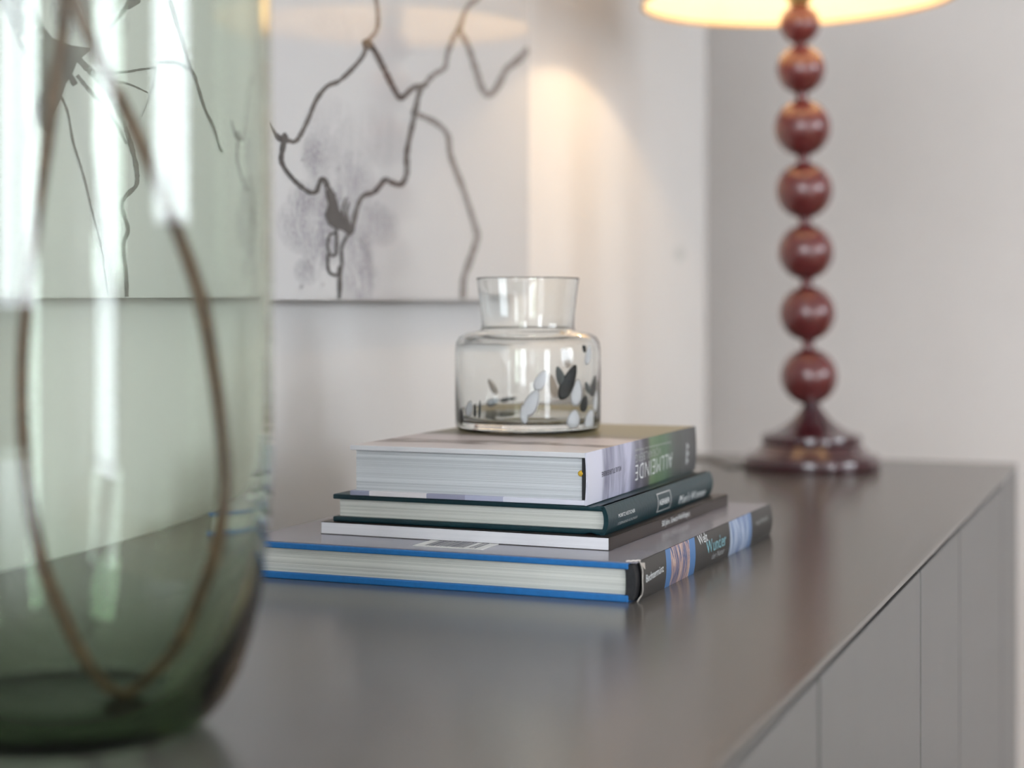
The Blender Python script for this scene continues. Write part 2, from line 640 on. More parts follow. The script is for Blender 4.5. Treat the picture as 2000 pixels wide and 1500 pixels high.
blot([(803, 214), (812, 214), (816, 224), (808, 230), (803, 224)], 'd')
stroke(W([(812, 222), (851, 240), (874, 265), (880, 306), (905, 372), (930, 451), (930, 471), (913, 521), (905, 546), (904, 584)], 10, 12), 'l')
stroke(W([(556, 268), (551, 292), (550, 318), (572, 350), (603, 375), (620, 374)], 10, 8), 'd')
blot([(550, 262), (556, 258), (562, 266), (560, 280), (548, 280)], 'd')
stroke(W([(617, 376), (626, 352), (634, 352), (640, 366), (652, 384)], 9, 10), 'd')
blot([(634, 372), (645, 368), (656, 386), (662, 410), (674, 424), (684, 440), (692, 452), (682, 462), (668, 450), (655, 448), (640, 438), (634, 420), (640, 400)], 'd')
stroke(W([(672, 428), (668, 408), (676, 385)], 5, 4), 'm')
stroke(W([(690, 450), (684, 440), (676, 420), (680, 395)], 6, 4), 'm')
stroke(W([(655, 440), (657, 470), (655, 496), (645, 498), (639, 480), (643, 460), (654, 455)], 6, 5), 'd')
stroke(W([(640, 495), (640, 525), (648, 536), (660, 535), (667, 517), (667, 484), (678, 459)], 6, 6), 'd')
stroke(W([(663, 520), (663, 550), (662, 584)], 9, 7), 'd')
stroke(W([(690, 455), (712, 480), (722, 505)], 3, 3), 'v')
for (x, y, r) in [(600, 515, 7), (596, 475, 6), (716, 462, 5), (712, 470, 4), (735, 396, 3), (608, 522, 5), (590, 312, 4), (622, 305, 5), (660, 330, 5), (630, 556, 4), (588, 560, 4), (714, 408, 4)]:
    blot([(x + r * math.cos(t * .7854) * random.uniform(.6, 1.2), y + 1.2 * r * math.sin(t * .7854) * random.uniform(.6, 1.2)) for t in range(8)], 'v', 'ink_spatter')

# the part of the drawing behind the green vase
stroke(W([(250, -380), (290, -260), (300, -160), (332, -70), (349, 0), (372, 62), (398, 134), (412, 157), (437, 216), (462, 252), (482, 294), (492, 298)], 8, 6), 'm')
stroke(W([(402, 143), (372, 129), (347, 125), (322, 126)], 7, 6), 'm')
stroke(W([(322, 126), (308, 182), (286, 232)], 3, 2), 'v')
stroke(W([(319, 136), (280, 140), (252, 144), (196, 146), (174, 134), (157, 118)], 4, 6), 'm')
stroke(W([(302, 185), (269, 171), (244, 164), (218, 160)], 3, 5), 'm')
stroke(W([(151, 118), (174, 140), (196, 160), (224, 196), (246, 238), (258, 269), (269, 302), (277, 336), (276, 364), (258, 381), (245, 398), (248, 420), (258, 451), (249, 476), (249, 501), (253, 526), (255, 554), (256, 586)], 11, 8), 'm')
stroke(W([(151, 150), (179, 182), (210, 213), (238, 252), (254, 284)], 8, 6), 'm')
stroke(W([(118, 190), (132, 224), (143, 280), (157, 322), (168, 358), (182, 414), (193, 454), (202, 490), (216, 586)], 5, 3), 'm')
stroke(W([(190, 92), (224, 53), (252, 20), (276, -8), (330, -90), (372, -200), (440, -260), (470, -380)], 11, 7), 'm')
stroke(W([(60, 400), (45, 442), (22, 524), (14, 586)], 3, 3), 'v')
blot([(245, 24), (256, 4), (268, -12), (290, -12), (284, 10), (262, 22)], 'm')
blot([(136, 140), (148, 158), (152, 166), (142, 172), (133, 156)], 'm')
blot([(-60, -240), (-10, -330), (12, -190), (36, -90), (62, 12), (82, 55), (100, 78), (140, 92), (182, 98), (165, 112), (150, 126), (140, 150), (128, 166), (118, 196), (104, 226), (88, 262), (72, 250), (62, 190), (44, 120), (20, 66), (-6, 10), (-40, -90)], 'm', 'ink_mass')
blot([(140, -20), (170, -120), (240, -200), (300, -150), (262, -20), (236, 22), (206, 60), (192, 70), (172, 50), (160, 20)], 'l', 'ink_mass')
for (x, y, r) in [(40, 22, 5), (62, 56, 5), (76, 76, 3), (38, 78, 6), (48, 90, 6), (57, 78, 4), (26, 64, 4)]:
    blot([(x + r * math.cos(t * .7854), y + 1.2 * r * math.sin(t * .7854) * random.uniform(.5, 1.2)) for t in range(8)], 'p', 'ink_spatter')
# ------------------------------------------------------------------ books
def text_mesh(s, name, depth_map, material, parent, spacing=1.0, thin=0.0):
    """text outline -> mesh; depth_map(u, v) turns 0..1 text space into local coordinates"""
    cu = bpy.data.curves.new(name, 'FONT')
    cu.body = s
    cu.size = 1.0
    cu.space_character = spacing
    cu.resolution_u = 3
    cu.offset = -thin
    ob = bpy.data.objects.new(name, cu)
    COL.objects.link(ob)
    bpy.context.view_layer.update()
    dg = bpy.context.evaluated_depsgraph_get()
    me = bpy.data.meshes.new_from_object(ob.evaluated_get(dg))
    bpy.data.objects.remove(ob)
    bpy.data.curves.remove(cu)
    xs = [v.co.x for v in me.vertices]; ys = [v.co.y for v in me.vertices]
    x0, x1, y0, y1 = min(xs), max(xs), min(ys), max(ys)
    for v in me.vertices:
        v.co = Vector(depth_map((v.co.x - x0) / (x1 - x0), (v.co.y - y0) / max(y1 - y0, 1e-6)))
    me.materials.clear()
    me.update()
    return link(name, me, material, parent)


class Book:
    def __init__(self, name, label, near, far, z, T, Wd, bulge=0.0, over=0.0025, board=0.0024, L=None):
        a = on_z(*near, TOP + z); b = on_z(*far, TOP + z)
        d = b - a
        self.L = d.length if L is None else L
        rz = math.atan2(-d.x, d.y)
        self.root = empty(name, (a.x, a.y, TOP + z), rz)
        tag(self.root, label, 'book', 'stack of books on the sideboard')
        self.inv = (Matrix.Translation((a.x, a.y, TOP + z)) @ Matrix.Rotation(rz, 4, 'Z')).inverted()
        self.T, self.W, self.bulge, self.over, self.bd = T, Wd, bulge, over, board

    def sx(self, z):
        """outward bow of the spine at height z"""
        q = 2 * z / self.T - 1
        return self.bulge * (1 - q * q)

    def yz(self, px, py):
        """picture point -> (along, height) on the spine plane"""
        o = self.inv @ CAM
        d = self.inv.to_3x3() @ ray(px, py)
        t = (self.bulge * 0.8 - o.x) / d.x
        p = o + d * t
        return p.y, p.z

    def pages(self, m, x0=None, x1=-0.003, n=34, jit=0.00035, y0=None):
        rng = random.Random(self.root.name)
        x0 = -self.W + self.over if x0 is None else x0
        z0, z1 = self.bd, self.T - self.bd
        bm = bmesh.new()
        h = (z1 - z0) / n
        yy = self.over if y0 is None else y0
        for i in range(n):
            e = rng.uniform(0, jit)
            add_box(bm, x0 + rng.uniform(0, jit), x1, yy + e, self.L - self.over - rng.uniform(0, jit), z0 + i * h, z0 + (i + 1) * h - h * 0.06)
        add_box(bm, x0 + 0.001, x1, yy + 0.0008, self.L - self.over - 0.001, z0, z1)
        return from_bm('page_block', bm, m, self.root)

    def spine(self, m, name='spine', y0=0.0, y1=None, thick=0.0014, extra=0.0, nz=14, inset=0.0, parent=None, round_z=0.0):
        """a bowed sheet closing the back of the book"""
        y1 = self.L if y1 is None else y1
        ys = [y0 + (y1 - y0) * i / 24 for i in range(25)]
        vs, fs = [], []
        zz = [inset + (self.T - 2 * inset) * k / nz for k in range(nz + 1)]
        for y in ys:
            for z in zz:
                vs.append((self.sx(z) + extra, y, z))
            for z in reversed(zz):
                vs.append((self.sx(z) + extra - thick, y, min(max(z, inset), self.T - inset)))
        m2 = 2 * (nz + 1)
        for i in range(len(ys) - 1):
            for k in range(m2):
                k2 = (k + 1) % m2
                fs.append((i * m2 + k, i * m2 + k2, (i + 1) * m2 + k2, (i + 1) * m2 + k))
        fs.append(tuple(range(m2)))
        fs.append(tuple((len(ys) - 1) * m2 + k for k in range(m2))[::-1])
        me = bpy.data.meshes.new(name)
        me.from_pydata(vs, [], fs)
        bm = bmesh.new(); bm.from_mesh(me)
        bmesh.ops.recalc_face_normals(bm, faces=bm.faces)
        bm.to_mesh(me); bm.free()
        o = link(name, me, m, self.root, True)
        me.set_sharp_from_angle(angle=math.radians(40))
        return o

    def text(self, s, p0, p1, size, material, parent, flip=False, name='spine_lettering', spacing=1.0, lift=0.0003, thin=0.0):
        """s runs from picture point p0 to p1 along its foot line; size = letter height in metres"""
        a = self.yz(*p0); b = self.yz(*p1)

        def f(u, v):
            if flip: u, v = 1 - u, 1 - v
            y = a[0] + (b[0] - a[0]) * u
            z = a[1] + (b[1] - a[1]) * u + size * v
            return (self.sx(z) + lift, y, z)
        return text_mesh(s, name, f, material, parent, spacing, thin)


def along(book, px, py):
    return book.yz(px, py)[0]


# ---- the blue book with the dust jacket, lowest of the stack
A = Book('hardcover_book', 'thick blue hardcover in a grey dust jacket, lowest book of the stack',
         (1240, 1178), (1503, 1045), 0.0, 0.0218, 0.252, bulge=0.0022, board=0.0038)


def spine_a_mat():
    m = NT('grey_jacket_spine_print')
    s = m.coord()
    L = A.L

    def yy(px, py): return max(0, min(1, along(A, px, py) / L))
    m1a, m1b, m1c, m1d = yy(1300, 1130), yy(1311, 1125), yy(1345, 1108), yy(1357, 1100)
    m2a, m2b = yy(1424, 1060), yy(1467, 1040)
    dark = (0.042, 0.039, 0.036)
    u = m.math('DIVIDE', s[1], L)
    bow = m.math('MULTIPLY', m.math('POWER', m.math('SUBTRACT', m.math('DIVIDE', s[2], A.T), 0.45), 2.0), -0.05)
    u2 = m.math('ADD', u, bow)
    sky = (0.07, 0.17, 0.36)
    base = m.ramp(u2, [(0.0, dark), (m1a, sky), (m1b, sky), (m1d, dark), (m2a, (0.30, 0.36, 0.45)), (m2a + 0.02, (0.14, 0.20, 0.33)),
                       (m2b - 0.03, (0.12, 0.20, 0.36)), (m2b, dark)], 'CONSTANT')
    # mountain flanks inside the first picture band
    rot = m.n('ShaderNodeMapping'); m.t.links.new(m.obj, rot.inputs[0])
    rot.inputs['Rotation'].default_value = (math.radians(35), 0, 0)
    rot.inputs['Scale'].default_value = (1, 170, 30)
    nz = m.noise(rot.outputs[0], 1.0, 5, 0.65, 1.2)
    rock = m.ramp(nz, [(0.32, (0.025, 0.03, 0.07)), (0.44, (0.10, 0.12, 0.22)), (0.52, (0.34, 0.22, 0.20)), (0.60, (0.55, 0.40, 0.33)), (0.7, (0.18, 0.15, 0.22))])
    band = m.ramp(u2, [(0.0, (0, 0, 0)), (m1b - 0.006, (1, 1, 1)), (m1c + 0.002, (0, 0, 0))], 'CONSTANT')
    fall = m.noise(m.scaled((1, 130, 25)), 1.0, 4, 0.6, 0.5)
    fcol = m.ramp(fall, [(0.4, (0.09, 0.15, 0.30)), (0.6, (0.42, 0.48, 0.58))])
    band2 = m.ramp(u2, [(0.0, (0, 0, 0)), (m2a + 0.012, (0.85, 0.85, 0.85)), (m2b - 0.03, (0, 0, 0))], 'CONSTANT')
    c = m.mix(band, base, rock)
    c = m.mix(band2, c, fcol)
    m.put(m.b.inputs['Base Color'], c)
    m.b.inputs['Roughness'].default_value = 0.38
    m.b.inputs['Specular IOR Level'].default_value = 0.2
    return m.m


R_ = A.root
box('back_board', -A.W, -0.004, 0, A.L, 0, A.bd, M['blue_cloth'], R_, bev=0.0006)
box('front_board', -A.W, -0.004, 0, A.L, A.T - A.bd, A.T - 0.0006, M['blue_cloth'], R_, bev=0.0006)
A.pages(M['pages_cream'], n=30, x1=-0.0065, y0=0.0030)
A.spine(M['black_cloth'], 'cloth_spine', 0.0006, A.L, 0.0055, extra=-0.0018, inset=0.0012)
jk = A.spine(spine_a_mat(), 'jacket_spine', 0.0075, A.L + 0.0005, 0.0005)
jt = box('jacket_flap', -A.W + 0.001, 0.0, 0.0022, A.L, A.T - 0.0006, A.T, M['jacket_top'], R_)
# worn paper edge of the jacket and the torn corner
ep = [(A.sx(z) + 0.0002, 0.0072 + 0.0012 * math.sin(z * 420) - (0.0035 if z < 0.003 else 0), z, 0.00022) for z in [A.T * k / 14 for k in range(15)]]
tube('torn_edge', ep, M['paper_torn'], R_, 6)
tp = [(-0.006 + 0.0062 * k / 6, 0.003 + 0.006 * k / 6, A.T + 0.0002 + 0.0003 * (k % 2), 0.0003) for k in range(7)]
tube('torn_edge', tp, M['paper_torn'], R_, 6)
bm = bmesh.new()
fl = [bm.verts.new(v) for v in ((0.0010, 0.0065, A.T - 0.0006), (0.0016, 0.0125, A.T - 0.0014), (0.0018, 0.0128, A.T - 0.0052), (0.0016, 0.0098, A.T - 0.0036))]
bm.faces.new(fl)
bmesh.ops.solidify(bm, geom=list(bm.faces), thickness=0.0003)
from_bm('torn_paper_curl', bm, M['paper_torn'], R_)
A.text('Bechtermünz', (1260, 1138), (1294, 1116), 0.0042, M['white_print'], jk)
A.text('Welt', (1366, 1065), (1383, 1056), 0.0056, M['white_print'], jk)
A.text('Wunder', (1379, 1082), (1416, 1064), 0.0078, M['teal_print'], jk)
A.text('der Natur', (1390, 1093), (1414, 1080), 0.0038, M['grey_print'], jk)
A.text('Welt Wunder', (1475, 1028), (1498, 1014), 0.0032, M['soft_print'], jk)
# barcode sticker on the cover
c0 = A.inv @ on_z(806, 1066, TOP + A.T); c1 = A.inv @ on_z(944, 1073, TOP + A.T)
st = box('barcode_sticker', c0.x, c1.x, c0.y, c0.y + 0.030, A.T, A.T + 0.0002, M['label_white'], jt)
rng = random.Random(3)
bm = bmesh.new()
x = c0.x + 0.006
while x < c1.x - 0.005:
    w = rng.choice((0.0004, 0.0007, 0.0011))
    if not (c0.x + 0.030 < x < c0.x + 0.034):
        add_box(bm, x, x + w, c0.y + 0.0035, c0.y + 0.026, A.T + 0.0002, A.T + 0.00025)
    x += w + rng.choice((0.0004, 0.0008))
o = from_bm('barcode_bars', bm, M['dark_print'], jt)

# ---- thin paperback
B = Book('paperback_book', 'thin dark brown paperback with white page edges under the teal book',
         (1190, 1076), (1421, 987), 0.0218, 0.0076, 0.188, board=0.0004, over=0.0)
R_ = B.root
box('back_cover', -B.W, 0, 0, B.L, 0, 0.0004, M['brown_cover'], R_)
box('front_cover', -B.W, 0, 0, B.L, B.T - 0.0004, B.T, M['brown_cover'], R_)
B.pages(M['pages_white'], x1=-0.0004, n=14, jit=0.00012, y0=0.0002, x0=-B.W + 0.0002)
sp = box('spine', -0.0004, 0.0, 0, B.L, 0.0, B.T, M['brown_cover'], R_)
B.text('500 Jahre  Schwarz-Weiß-Bregenz', (1292, 1032), (1346, 1010), 0.0046, M['white_print'], sp)

# ---- teal cloth hardcover
Cc = Book('hardcover_book', 'teal cloth hardcover with rounded spine under the thick white book',
          (1180, 1046), (1386, 967), 0.0294, 0.0168, 0.176, bulge=0.0026, board=0.0031, over=0.0032)
R_ = Cc.root


def board_grooved(bk, name, z0, z1, up):
    """cover board with a pressed joint groove beside the spine"""
    xs = [-bk.W, -0.0125, -0.0105, -0.0085, -0.0065, -0.0045, 0.0004]
    dz = [0, 0, 0.0006, 0.0010, 0.0006, 0, 0]
    vs, fs = [], []
    for y in (0, bk.L):
        for x_, d_ in zip(xs, dz):
            t_, b_ = (z1 - d_, z0) if up else (z1, z0 + d_)
            vs.append((x_, y, t_)); vs.append((x_, y, b_))
    n = len(xs)
    for i in range(n - 1):
        a, b2 = 2 * i, 2 * i + 2
        fs += [(a, b2, b2 + 2 * n, a + 2 * n), (a + 1, b2 + 1, b2 + 1 + 2 * n, a + 1 + 2 * n), (a, a + 1, b2 + 1, b2), (a + 2 * n, a + 1 + 2 * n, b2 + 1 + 2 * n, b2 + 2 * n)]
    fs += [(0, 1, 1 + 2 * n, 2 * n), (2 * n - 2, 2 * n - 1, 4 * n - 1, 4 * n - 2)]
    bm = bmesh.new()
    bv = [bm.verts.new(v) for v in vs]
    for f in fs: bm.faces.new([bv[i] for i in f])
    bmesh.ops.recalc_face_normals(bm, faces=bm.faces)
    es = [e for e in bm.edges if e.calc_face_angle(0) > 1.2]
    bmesh.ops.bevel(bm, geom=es, offset=0.0008, segments=3, affect='EDGES', profile=0.5)
    return from_bm(name, bm, M['teal_cloth'], bk.root, True)


for nm, a, b, u in (('back_board', 0, Cc.bd, False), ('front_board', Cc.T - Cc.bd, Cc.T, True)):
    o = board_grooved(Cc, nm, a, b, u)
    o.data.set_sharp_from_angle(angle=math.radians(40))
Cc.pages(M['pages_cream'], n=24, x1=-0.0015)
sp = Cc.spine(M['teal_cloth'], 'spine', 0.0, Cc.L, 0.0028, nz=16)
Cc.text('MORITZ KIETSCHER', (1206, 1011), (1238, 1000), 0.0021, M['white_print'], sp)
Cc.text('STÉPHANE KOUMAR', (1206, 1026), (1244, 1012), 0.0021, M['grey_print'], sp)
Cc.text("Men's Women", (1327, 985), (1377, 968), 0.0060, M['white_print'], sp)
# publisher's box with its word
a = Cc.yz(1283, 1002); b = Cc.yz(1309, 993); h_ = 0.0118
bm = bmesh.new()


def frame_bar(y0, y1, z0, z1):
    k = 8
    vv = [[bm.verts.new((Cc.sx(z0 + (z1 - z0) * i / k) + 0.0003, y, z0 + (z1 - z0) * i / k)) for y in (y0, y1)] for i in range(k + 1)]
    for i in range(k): bm.faces.new((vv[i][0], vv[i][1], vv[i + 1][1], vv[i + 1][0]))


yA, yB, zA = a[0], b[0], 0.0024
zB = zA + h_
for q in ((yA, yB, zA, zA + .0007), (yA, yB, zB - .0007, zB), (yA, yA + .0013, zA, zB), (yB - .0013, yB, zA, zB)):
    frame_bar(*q)
from_bm('publisher_box', bm, M['grey_print'], sp)
def _pb(u, v):
    z = zA + 0.0042 + 0.0034 * v
    return (Cc.sx(z) + .0003, yA + .004 + (yB - yA - .008) * u, z)
text_mesh('KERBER', 'spine_lettering', _pb, M['white_print'], sp)

# ---- thick white-jacketed book on top
D = Book('hardcover_book', 'thick hardcover with green and lilac spine, topmost book under the clear glass vase',
         (1145, 988), (1358, 917), 0.0462, 0.0305, 0.1525, bulge=0.0008, board=0.0030, over=0.0028)
R_ = D.root


def d_cover_mat(name, side):
    m = NT(name)
    s = m.coord()
    L = D.L
    u = m.math('DIVIDE', s[1], L)
    if side == 'spine':
        def yy(px, py): return along(D, px, py) / L
        st_ = m.noise(m.scaled((1, 60, 14)), 1.0, 4, 0.6, 0.6)
        base = m.ramp(u, [(0.0, (0.60, 0.60, 0.68)), (yy(1176, 930), (0.60, 0.60, 0.70)), (yy(1181, 930), (0.22, 0.22, 0.30)), (yy(1205, 920), (0.40, 0.40, 0.52)),
                          (yy(1232, 910), (0.28, 0.28, 0.40)), (yy(1243, 905), (0.055, 0.050, 0.058)), (yy(1266, 900), (0.055, 0.048, 0.055)), (yy(1272, 898), (0.10, 0.17, 0.07)),
                          (yy(1300, 885), (0.07, 0.135, 0.07)), (yy(1318, 880), (0.05, 0.06, 0.048)), (1.0, (0.036, 0.036, 0.036))])
        c = m.mix(m.math('MULTIPLY', m.ramp(u, [(yy(1172, 930), (0, 0, 0)), (yy(1182, 930), (1, 1, 1)), (yy(1238, 905), (1, 1, 1)), (yy(1262, 905), (0.1, 0.1, 0.1))]), 0.55),
                  base, m.ramp(st_, [(0.38, (0.14, 0.14, 0.2)), (0.62, (0.62, 0.62, 0.74))]))
    elif side == 'top':
        nz = m.noise(m.scaled((14, 26, 1)), 1.0, 4, 0.6, 0.8)
        v = m.math('ADD', u, m.math('MULTIPLY', m.math('SUBTRACT', nz, 0.5), 0.34))
        c = m.ramp(v, [(0.0, (0.66, 0.60, 0.58)), (0.16, (0.62, 0.54, 0.52)), (0.22, (0.18, 0.13, 0.11)), (0.27, (0.60, 0.52, 0.50)), (0.40, (0.56, 0.48, 0.46)),
                       (0.47, (0.14, 0.11, 0.07)), (0.62, (0.20, 0.17, 0.07)), (1.0, (0.24, 0.20, 0.08))])
        lip = m.math('LESS_THAN', s[1], 0.0012)
        c = m.mix(lip, c, (0.66, 0.66, 0.68))
    else:
        w = m.math('DIVIDE', m.math('ADD', s[0], D.W), D.W)
        c = m.ramp(w, [(0.0, (0.28, 0.29, 0.38)), (0.09, (0.70, 0.66, 0.68)), (0.34, (0.30, 0.30, 0.40)), (0.52, (0.42, 0.43, 0.56)), (0.8, (0.66, 0.66, 0.72))], 'CONSTANT' if False else 'LINEAR')
        c = m.ramp(w, [(0.0, (0.28, 0.29, 0.38)), (0.085, (0.70, 0.66, 0.68)), (0.335, (0.30, 0.30, 0.40)), (0.50, (0.42, 0.43, 0.56)), (0.66, (0.66, 0.66, 0.74))], 'CONSTANT')
    m.put(m.b.inputs['Base Color'], c)
    m.b.inputs['Roughness'].default_value = 0.35
    m.b.inputs['Specular IOR Level'].default_value = 0.5 if side == 'top' else 0.2
    return m.m


box('back_board', -D.W, -0.0008, 0, D.L, 0, D.bd, d_cover_mat('white_jacket_back', 'bottom'), R_, bev=0.0005)
box('front_board', -D.W, -0.0008, 0, D.L, D.T - D.bd, D.T, d_cover_mat('white_jacket_front', 'top'), R_, bev=0.0005)
D.pages(M['pages_cool'], n=36, x1=-0.0034)
box('spine_lining', -0.0033, -0.0012, 0.002, D.L - 0.002, D.bd, D.T - D.bd, M['black_cloth'], R_)
sp = D.spine(d_cover_mat('lilac_green_spine_print', 'spine'), 'spine', 0.0, D.L, 0.0010)
bm = bmesh.new()
bmesh.ops.create_uvsphere(bm, u_segments=10, v_segments=8, radius=0.0021)
bmesh.ops.scale(bm, vec=(1.0, 0.5, 0.85), verts=bm.verts)
bmesh.ops.translate(bm, vec=(-0.0040, 0.0028, D.T * 0.60), verts=bm.verts)
from_bm('headband', bm, M['yellow_band'], R_, True)
D.text('ALLMEINDE', (1240, 939), (1312, 912), 0.0096, M['white_print'], sp, flip=True, spacing=1.15, thin=0.012)
D.text('VORARLBERG', (1240, 904), (1290, 887), 0.0050, M['soft_print'], sp, flip=True, spacing=1.1, thin=0.012)
D.text('Gemeinschaftsbesitz im Wandel', (1240, 883), (1310, 866), 0.0016, M['soft_print'], sp, flip=True)
D.text('KULTURERBE', (1174, 932), (1212, 919), 0.0030, M['dark_print'], sp, flip=True)
# white leaf emblem at the far end of the spine
ya, za = D.yz(1341, 886)
bm = bmesh.new()
for dz_, rr, sk in ((0.0050, 0.0028, 0.5), (0.0, 0.0030, 0.0), (-0.0050, 0.0028, -0.5)):
    vv = []
    for t in range(12):
        th = 2 * math.pi * t / 12
        r_ = rr * (0.75 + 0.25 * math.cos(3 * th))
        y_ = ya + 1.5 * r_ * math.cos(th) + sk * 0.001
        z_ = za + dz_ + 1.05 * r_ * math.sin(th)
        vv.append(bm.verts.new((D.sx(z_) + 0.0003, y_, z_)))
    bm.faces.new(vv)
from_bm('spine_emblem', bm, M['grey_print'], sp)

# ------------------------------------------------------------------ clear glass vase on the books
ZB = TOP + 0.0462 + D.T + 0.0001
GC = at_depth(1031, HOR, 1.187)
CV = empty('bud_vase', (GC.x, GC.y, ZB), ANG)      # local +x points to image right, -y to the camera
tag(CV, 'small clear glass vase with dark and white flecks standing on the books', 'vase')
R1 = 0.0497
prof = [(0, 0.0), (R1 - 0.005, 0.0), (R1 - 0.0016, 0.0012), (R1 - 0.0002, 0.0045), (R1, 0.012), (R1, 0.055), (R1 - 0.0008, 0.0600), (R1 - 0.0032, 0.0638),
        (R1 - 0.0075, 0.0660), (0.0345, 0.0674), (0.0322, 0.0686), (0.0316, 0.0712), (0.0322, 0.080), (0.0336, 0.092), (0.0350, 0.1018), (0.0352, 0.1030), (0.0351, 0.1036), (0.0347, 0.1039), (0.0342, 0.1037), (0.0340, 0.1030), (0.0338, 0.1016),
        (0.0323, 0.092), (0.0308, 0.080), (0.0302, 0.0712), (0.0306, 0.0676), (0.0330, 0.0658), (R1 - 0.0085, 0.0642), (R1 - 0.0050, 0.0620), (R1 - 0.0030, 0.0585), (R1 - 0.0022, 0.054), (R1 - 0.0022, 0.0120),
        (R1 - 0.0035, 0.0078), (R1 - 0.0075, 0.0066), (0, 0.0062)]
lathe('vase_body', prof, M['clear_glass'], CV, 96, True, 60)
PXM = 1.187 / FPX


def fleck(px, py, ln, wd, lean, key, back=False, thick=0.0005):
    """leaf shaped spot fused into the wall; lean in degrees, + = top to the right"""
    sx_ = max(-0.97, min(0.97, (px - 1031) * PXM / R1))
    th0 = math.asin(sx_)
    zc = (HOR - py) * PXM + (CAM.z - ZB)
    a_, b_ = ln * PXM / 2, wd * PXM / 2
    cl, sl = math.cos(math.radians(lean)), math.sin(math.radians(lean))
    c0 = max(0.25, math.cos(th0))
    vs, fs = [], []
    nr, nt = 4, 16
    for side in (1, -1):
        for i in range(nr + 1):
            q = i / nr
            for t in range(nt):
                an = 2 * math.pi * t / nt
                lu = q * a_ * math.cos(an)
                lw = q * b_ * math.sin(an) * (1 - 0.25 * math.cos(an))
                dx = lu * sl + lw * cl
                dz = lu * cl - lw * sl
                th = th0 + dx / (R1 * c0)
                z = min(max(zc + dz, 0.004), 0.0585)
                r = R1 - {'fleck_dark': 0.0005, 'fleck_grey': 0.0007}.get(key, 0.0010) + side * thick * (1 - q * q)
                x = r * math.sin(th); y = -r * math.cos(th)
                vs.append((x, -y if back else y, z))
    K = (nr + 1) * nt
    for sd in (0, 1):
        for i in range(nr):
            for t in range(nt):
                t2 = (t + 1) % nt
                f = (sd * K + i * nt + t, sd * K + i * nt + t2, sd * K + (i + 1) * nt + t2, sd * K + (i + 1) * nt + t)
                fs.append(f)
    bm = bmesh.new()
    bv = [bm.verts.new(v) for v in vs]
    for f in fs: bm.faces.new([bv[i] for i in f])
    bmesh.ops.remove_doubles(bm, verts=bm.verts, dist=1e-6)
    from_bm('glass_fleck', bm, M[key], CV, True)


for a in [(1107, 741, 72, 25, 24, 'fleck_dark'), (1092, 731, 42, 17, -18, 'fleck_grey'), (1138, 783, 32, 15, 10, 'fleck_dark'), (1157, 751, 42, 11, 10, 'fleck_dark'),
          (1145, 753, 24, 9, -20, 'fleck_grey'), (902, 808, 32, 9, 0, 'fleck_dark'), (929, 795, 26, 6, 0, 'fleck_dark'), (938, 793, 36, 5, 3, 'fleck_grey'),
          (1054, 737, 42, 21, 25, 'fleck_white'), (1037, 779, 56, 27, 24, 'fleck_white'), (1022, 801, 36, 14, -8, 'fleck_white'), (1124, 762, 52, 22, 5, 'fleck_white'),
          (1118, 811, 36, 25, 10, 'fleck_white'), (1150, 814, 40, 18, 8, 'fleck_white'), (1147, 690, 40, 11, 10, 'fleck_white'), (917, 793, 32, 14, 10, 'fleck_white'),
          (1162, 781, 40, 8, 5, 'fleck_white'), (1138, 674, 26, 8, -5, 'fleck_dark')]:
    fleck(*a)
for a in [(1113, 700, 52, 18, -14, 'fleck_beige'), (1085, 767, 58, 20, -14, 'fleck_beige'), (957, 769, 40, 14, -25, 'fleck_beige'),
          (957, 806, 30, 18, 60, 'fleck_dark'), (990, 800, 38, 10, 80, 'fleck_grey')]:
    fleck(*a, back=True)

# ------------------------------------------------------------------ table lamp
LZ = 1.716
LC = at_depth(1585, HOR, LZ)
LU = LZ / FPX                                             # metres per pixel at the lamp
LY = HOR + (CAM.z - TOP) / LU                             # row of the foot's centre
LAMP = empty('table_lamp', (LC.x, LC.y, TOP), ANG)
tag(LAMP, 'table lamp with burgundy lacquered ball stem and lit pale shade on the sideboard', 'lamp')
TILT = math.atan2(23, 868)                                # the stem leans a little


def lz(py): return (LY - py) * LU


def stemmed(o, z):
    """put a part on the leaning stem at height z (local lamp axes: +x is image right)"""
    o.location = (-math.sin(TILT) * z, 0, math.cos(TILT) * z)
    o.rotation_euler = (0, -TILT, 0)


px_ = LU
foot = [(0, 0), (128 * px_, 0), (132 * px_, 0.0015), (133.5 * px_, 0.005), (133 * px_, 0.0105), (130 * px_, 0.0135), (126 * px_, 0.0148)]
lathe('foot', foot + [(118 * px_, 0.0155), (0, 0.0155)], M['burgundy_base'], LAMP, 96)
lathe('foot_cove', [(118 * px_, 0.0150), (112 * px_, 0.0170), (105 * px_, 0.0205), (99 * px_, 0.0240), (94 * px_, 0.0255), (0, 0.0255)], M['burgundy_base'], LAMP, 96)
lathe('foot_ring', [(0, 0.0250), (94 * px_, 0.0250), (98 * px_, 0.0262), (98.5 * px_, 0.0300), (97 * px_, 0.0330), (92 * px_, 0.0345), (0, 0.0345)], M['burgundy_base'], LAMP, 96)
lathe('stem_flare', [(90 * px_, 0.0340), (74 * px_, 0.0365), (54 * px_, 0.0420), (38 * px_, 0.0485), (27 * px_, 0.0550), (19 * px_, 0.0600), (15 * px_, 0.0650), (14 * px_, 0.0700)], M['burgundy_base'], LAMP, 64)
beads = [(735, 55.5), (612, 54.5), (492, 54.5), (372, 55.5), (250, 55.5), (136, 47.5), (47, 39.5)]
prev = 0.0640
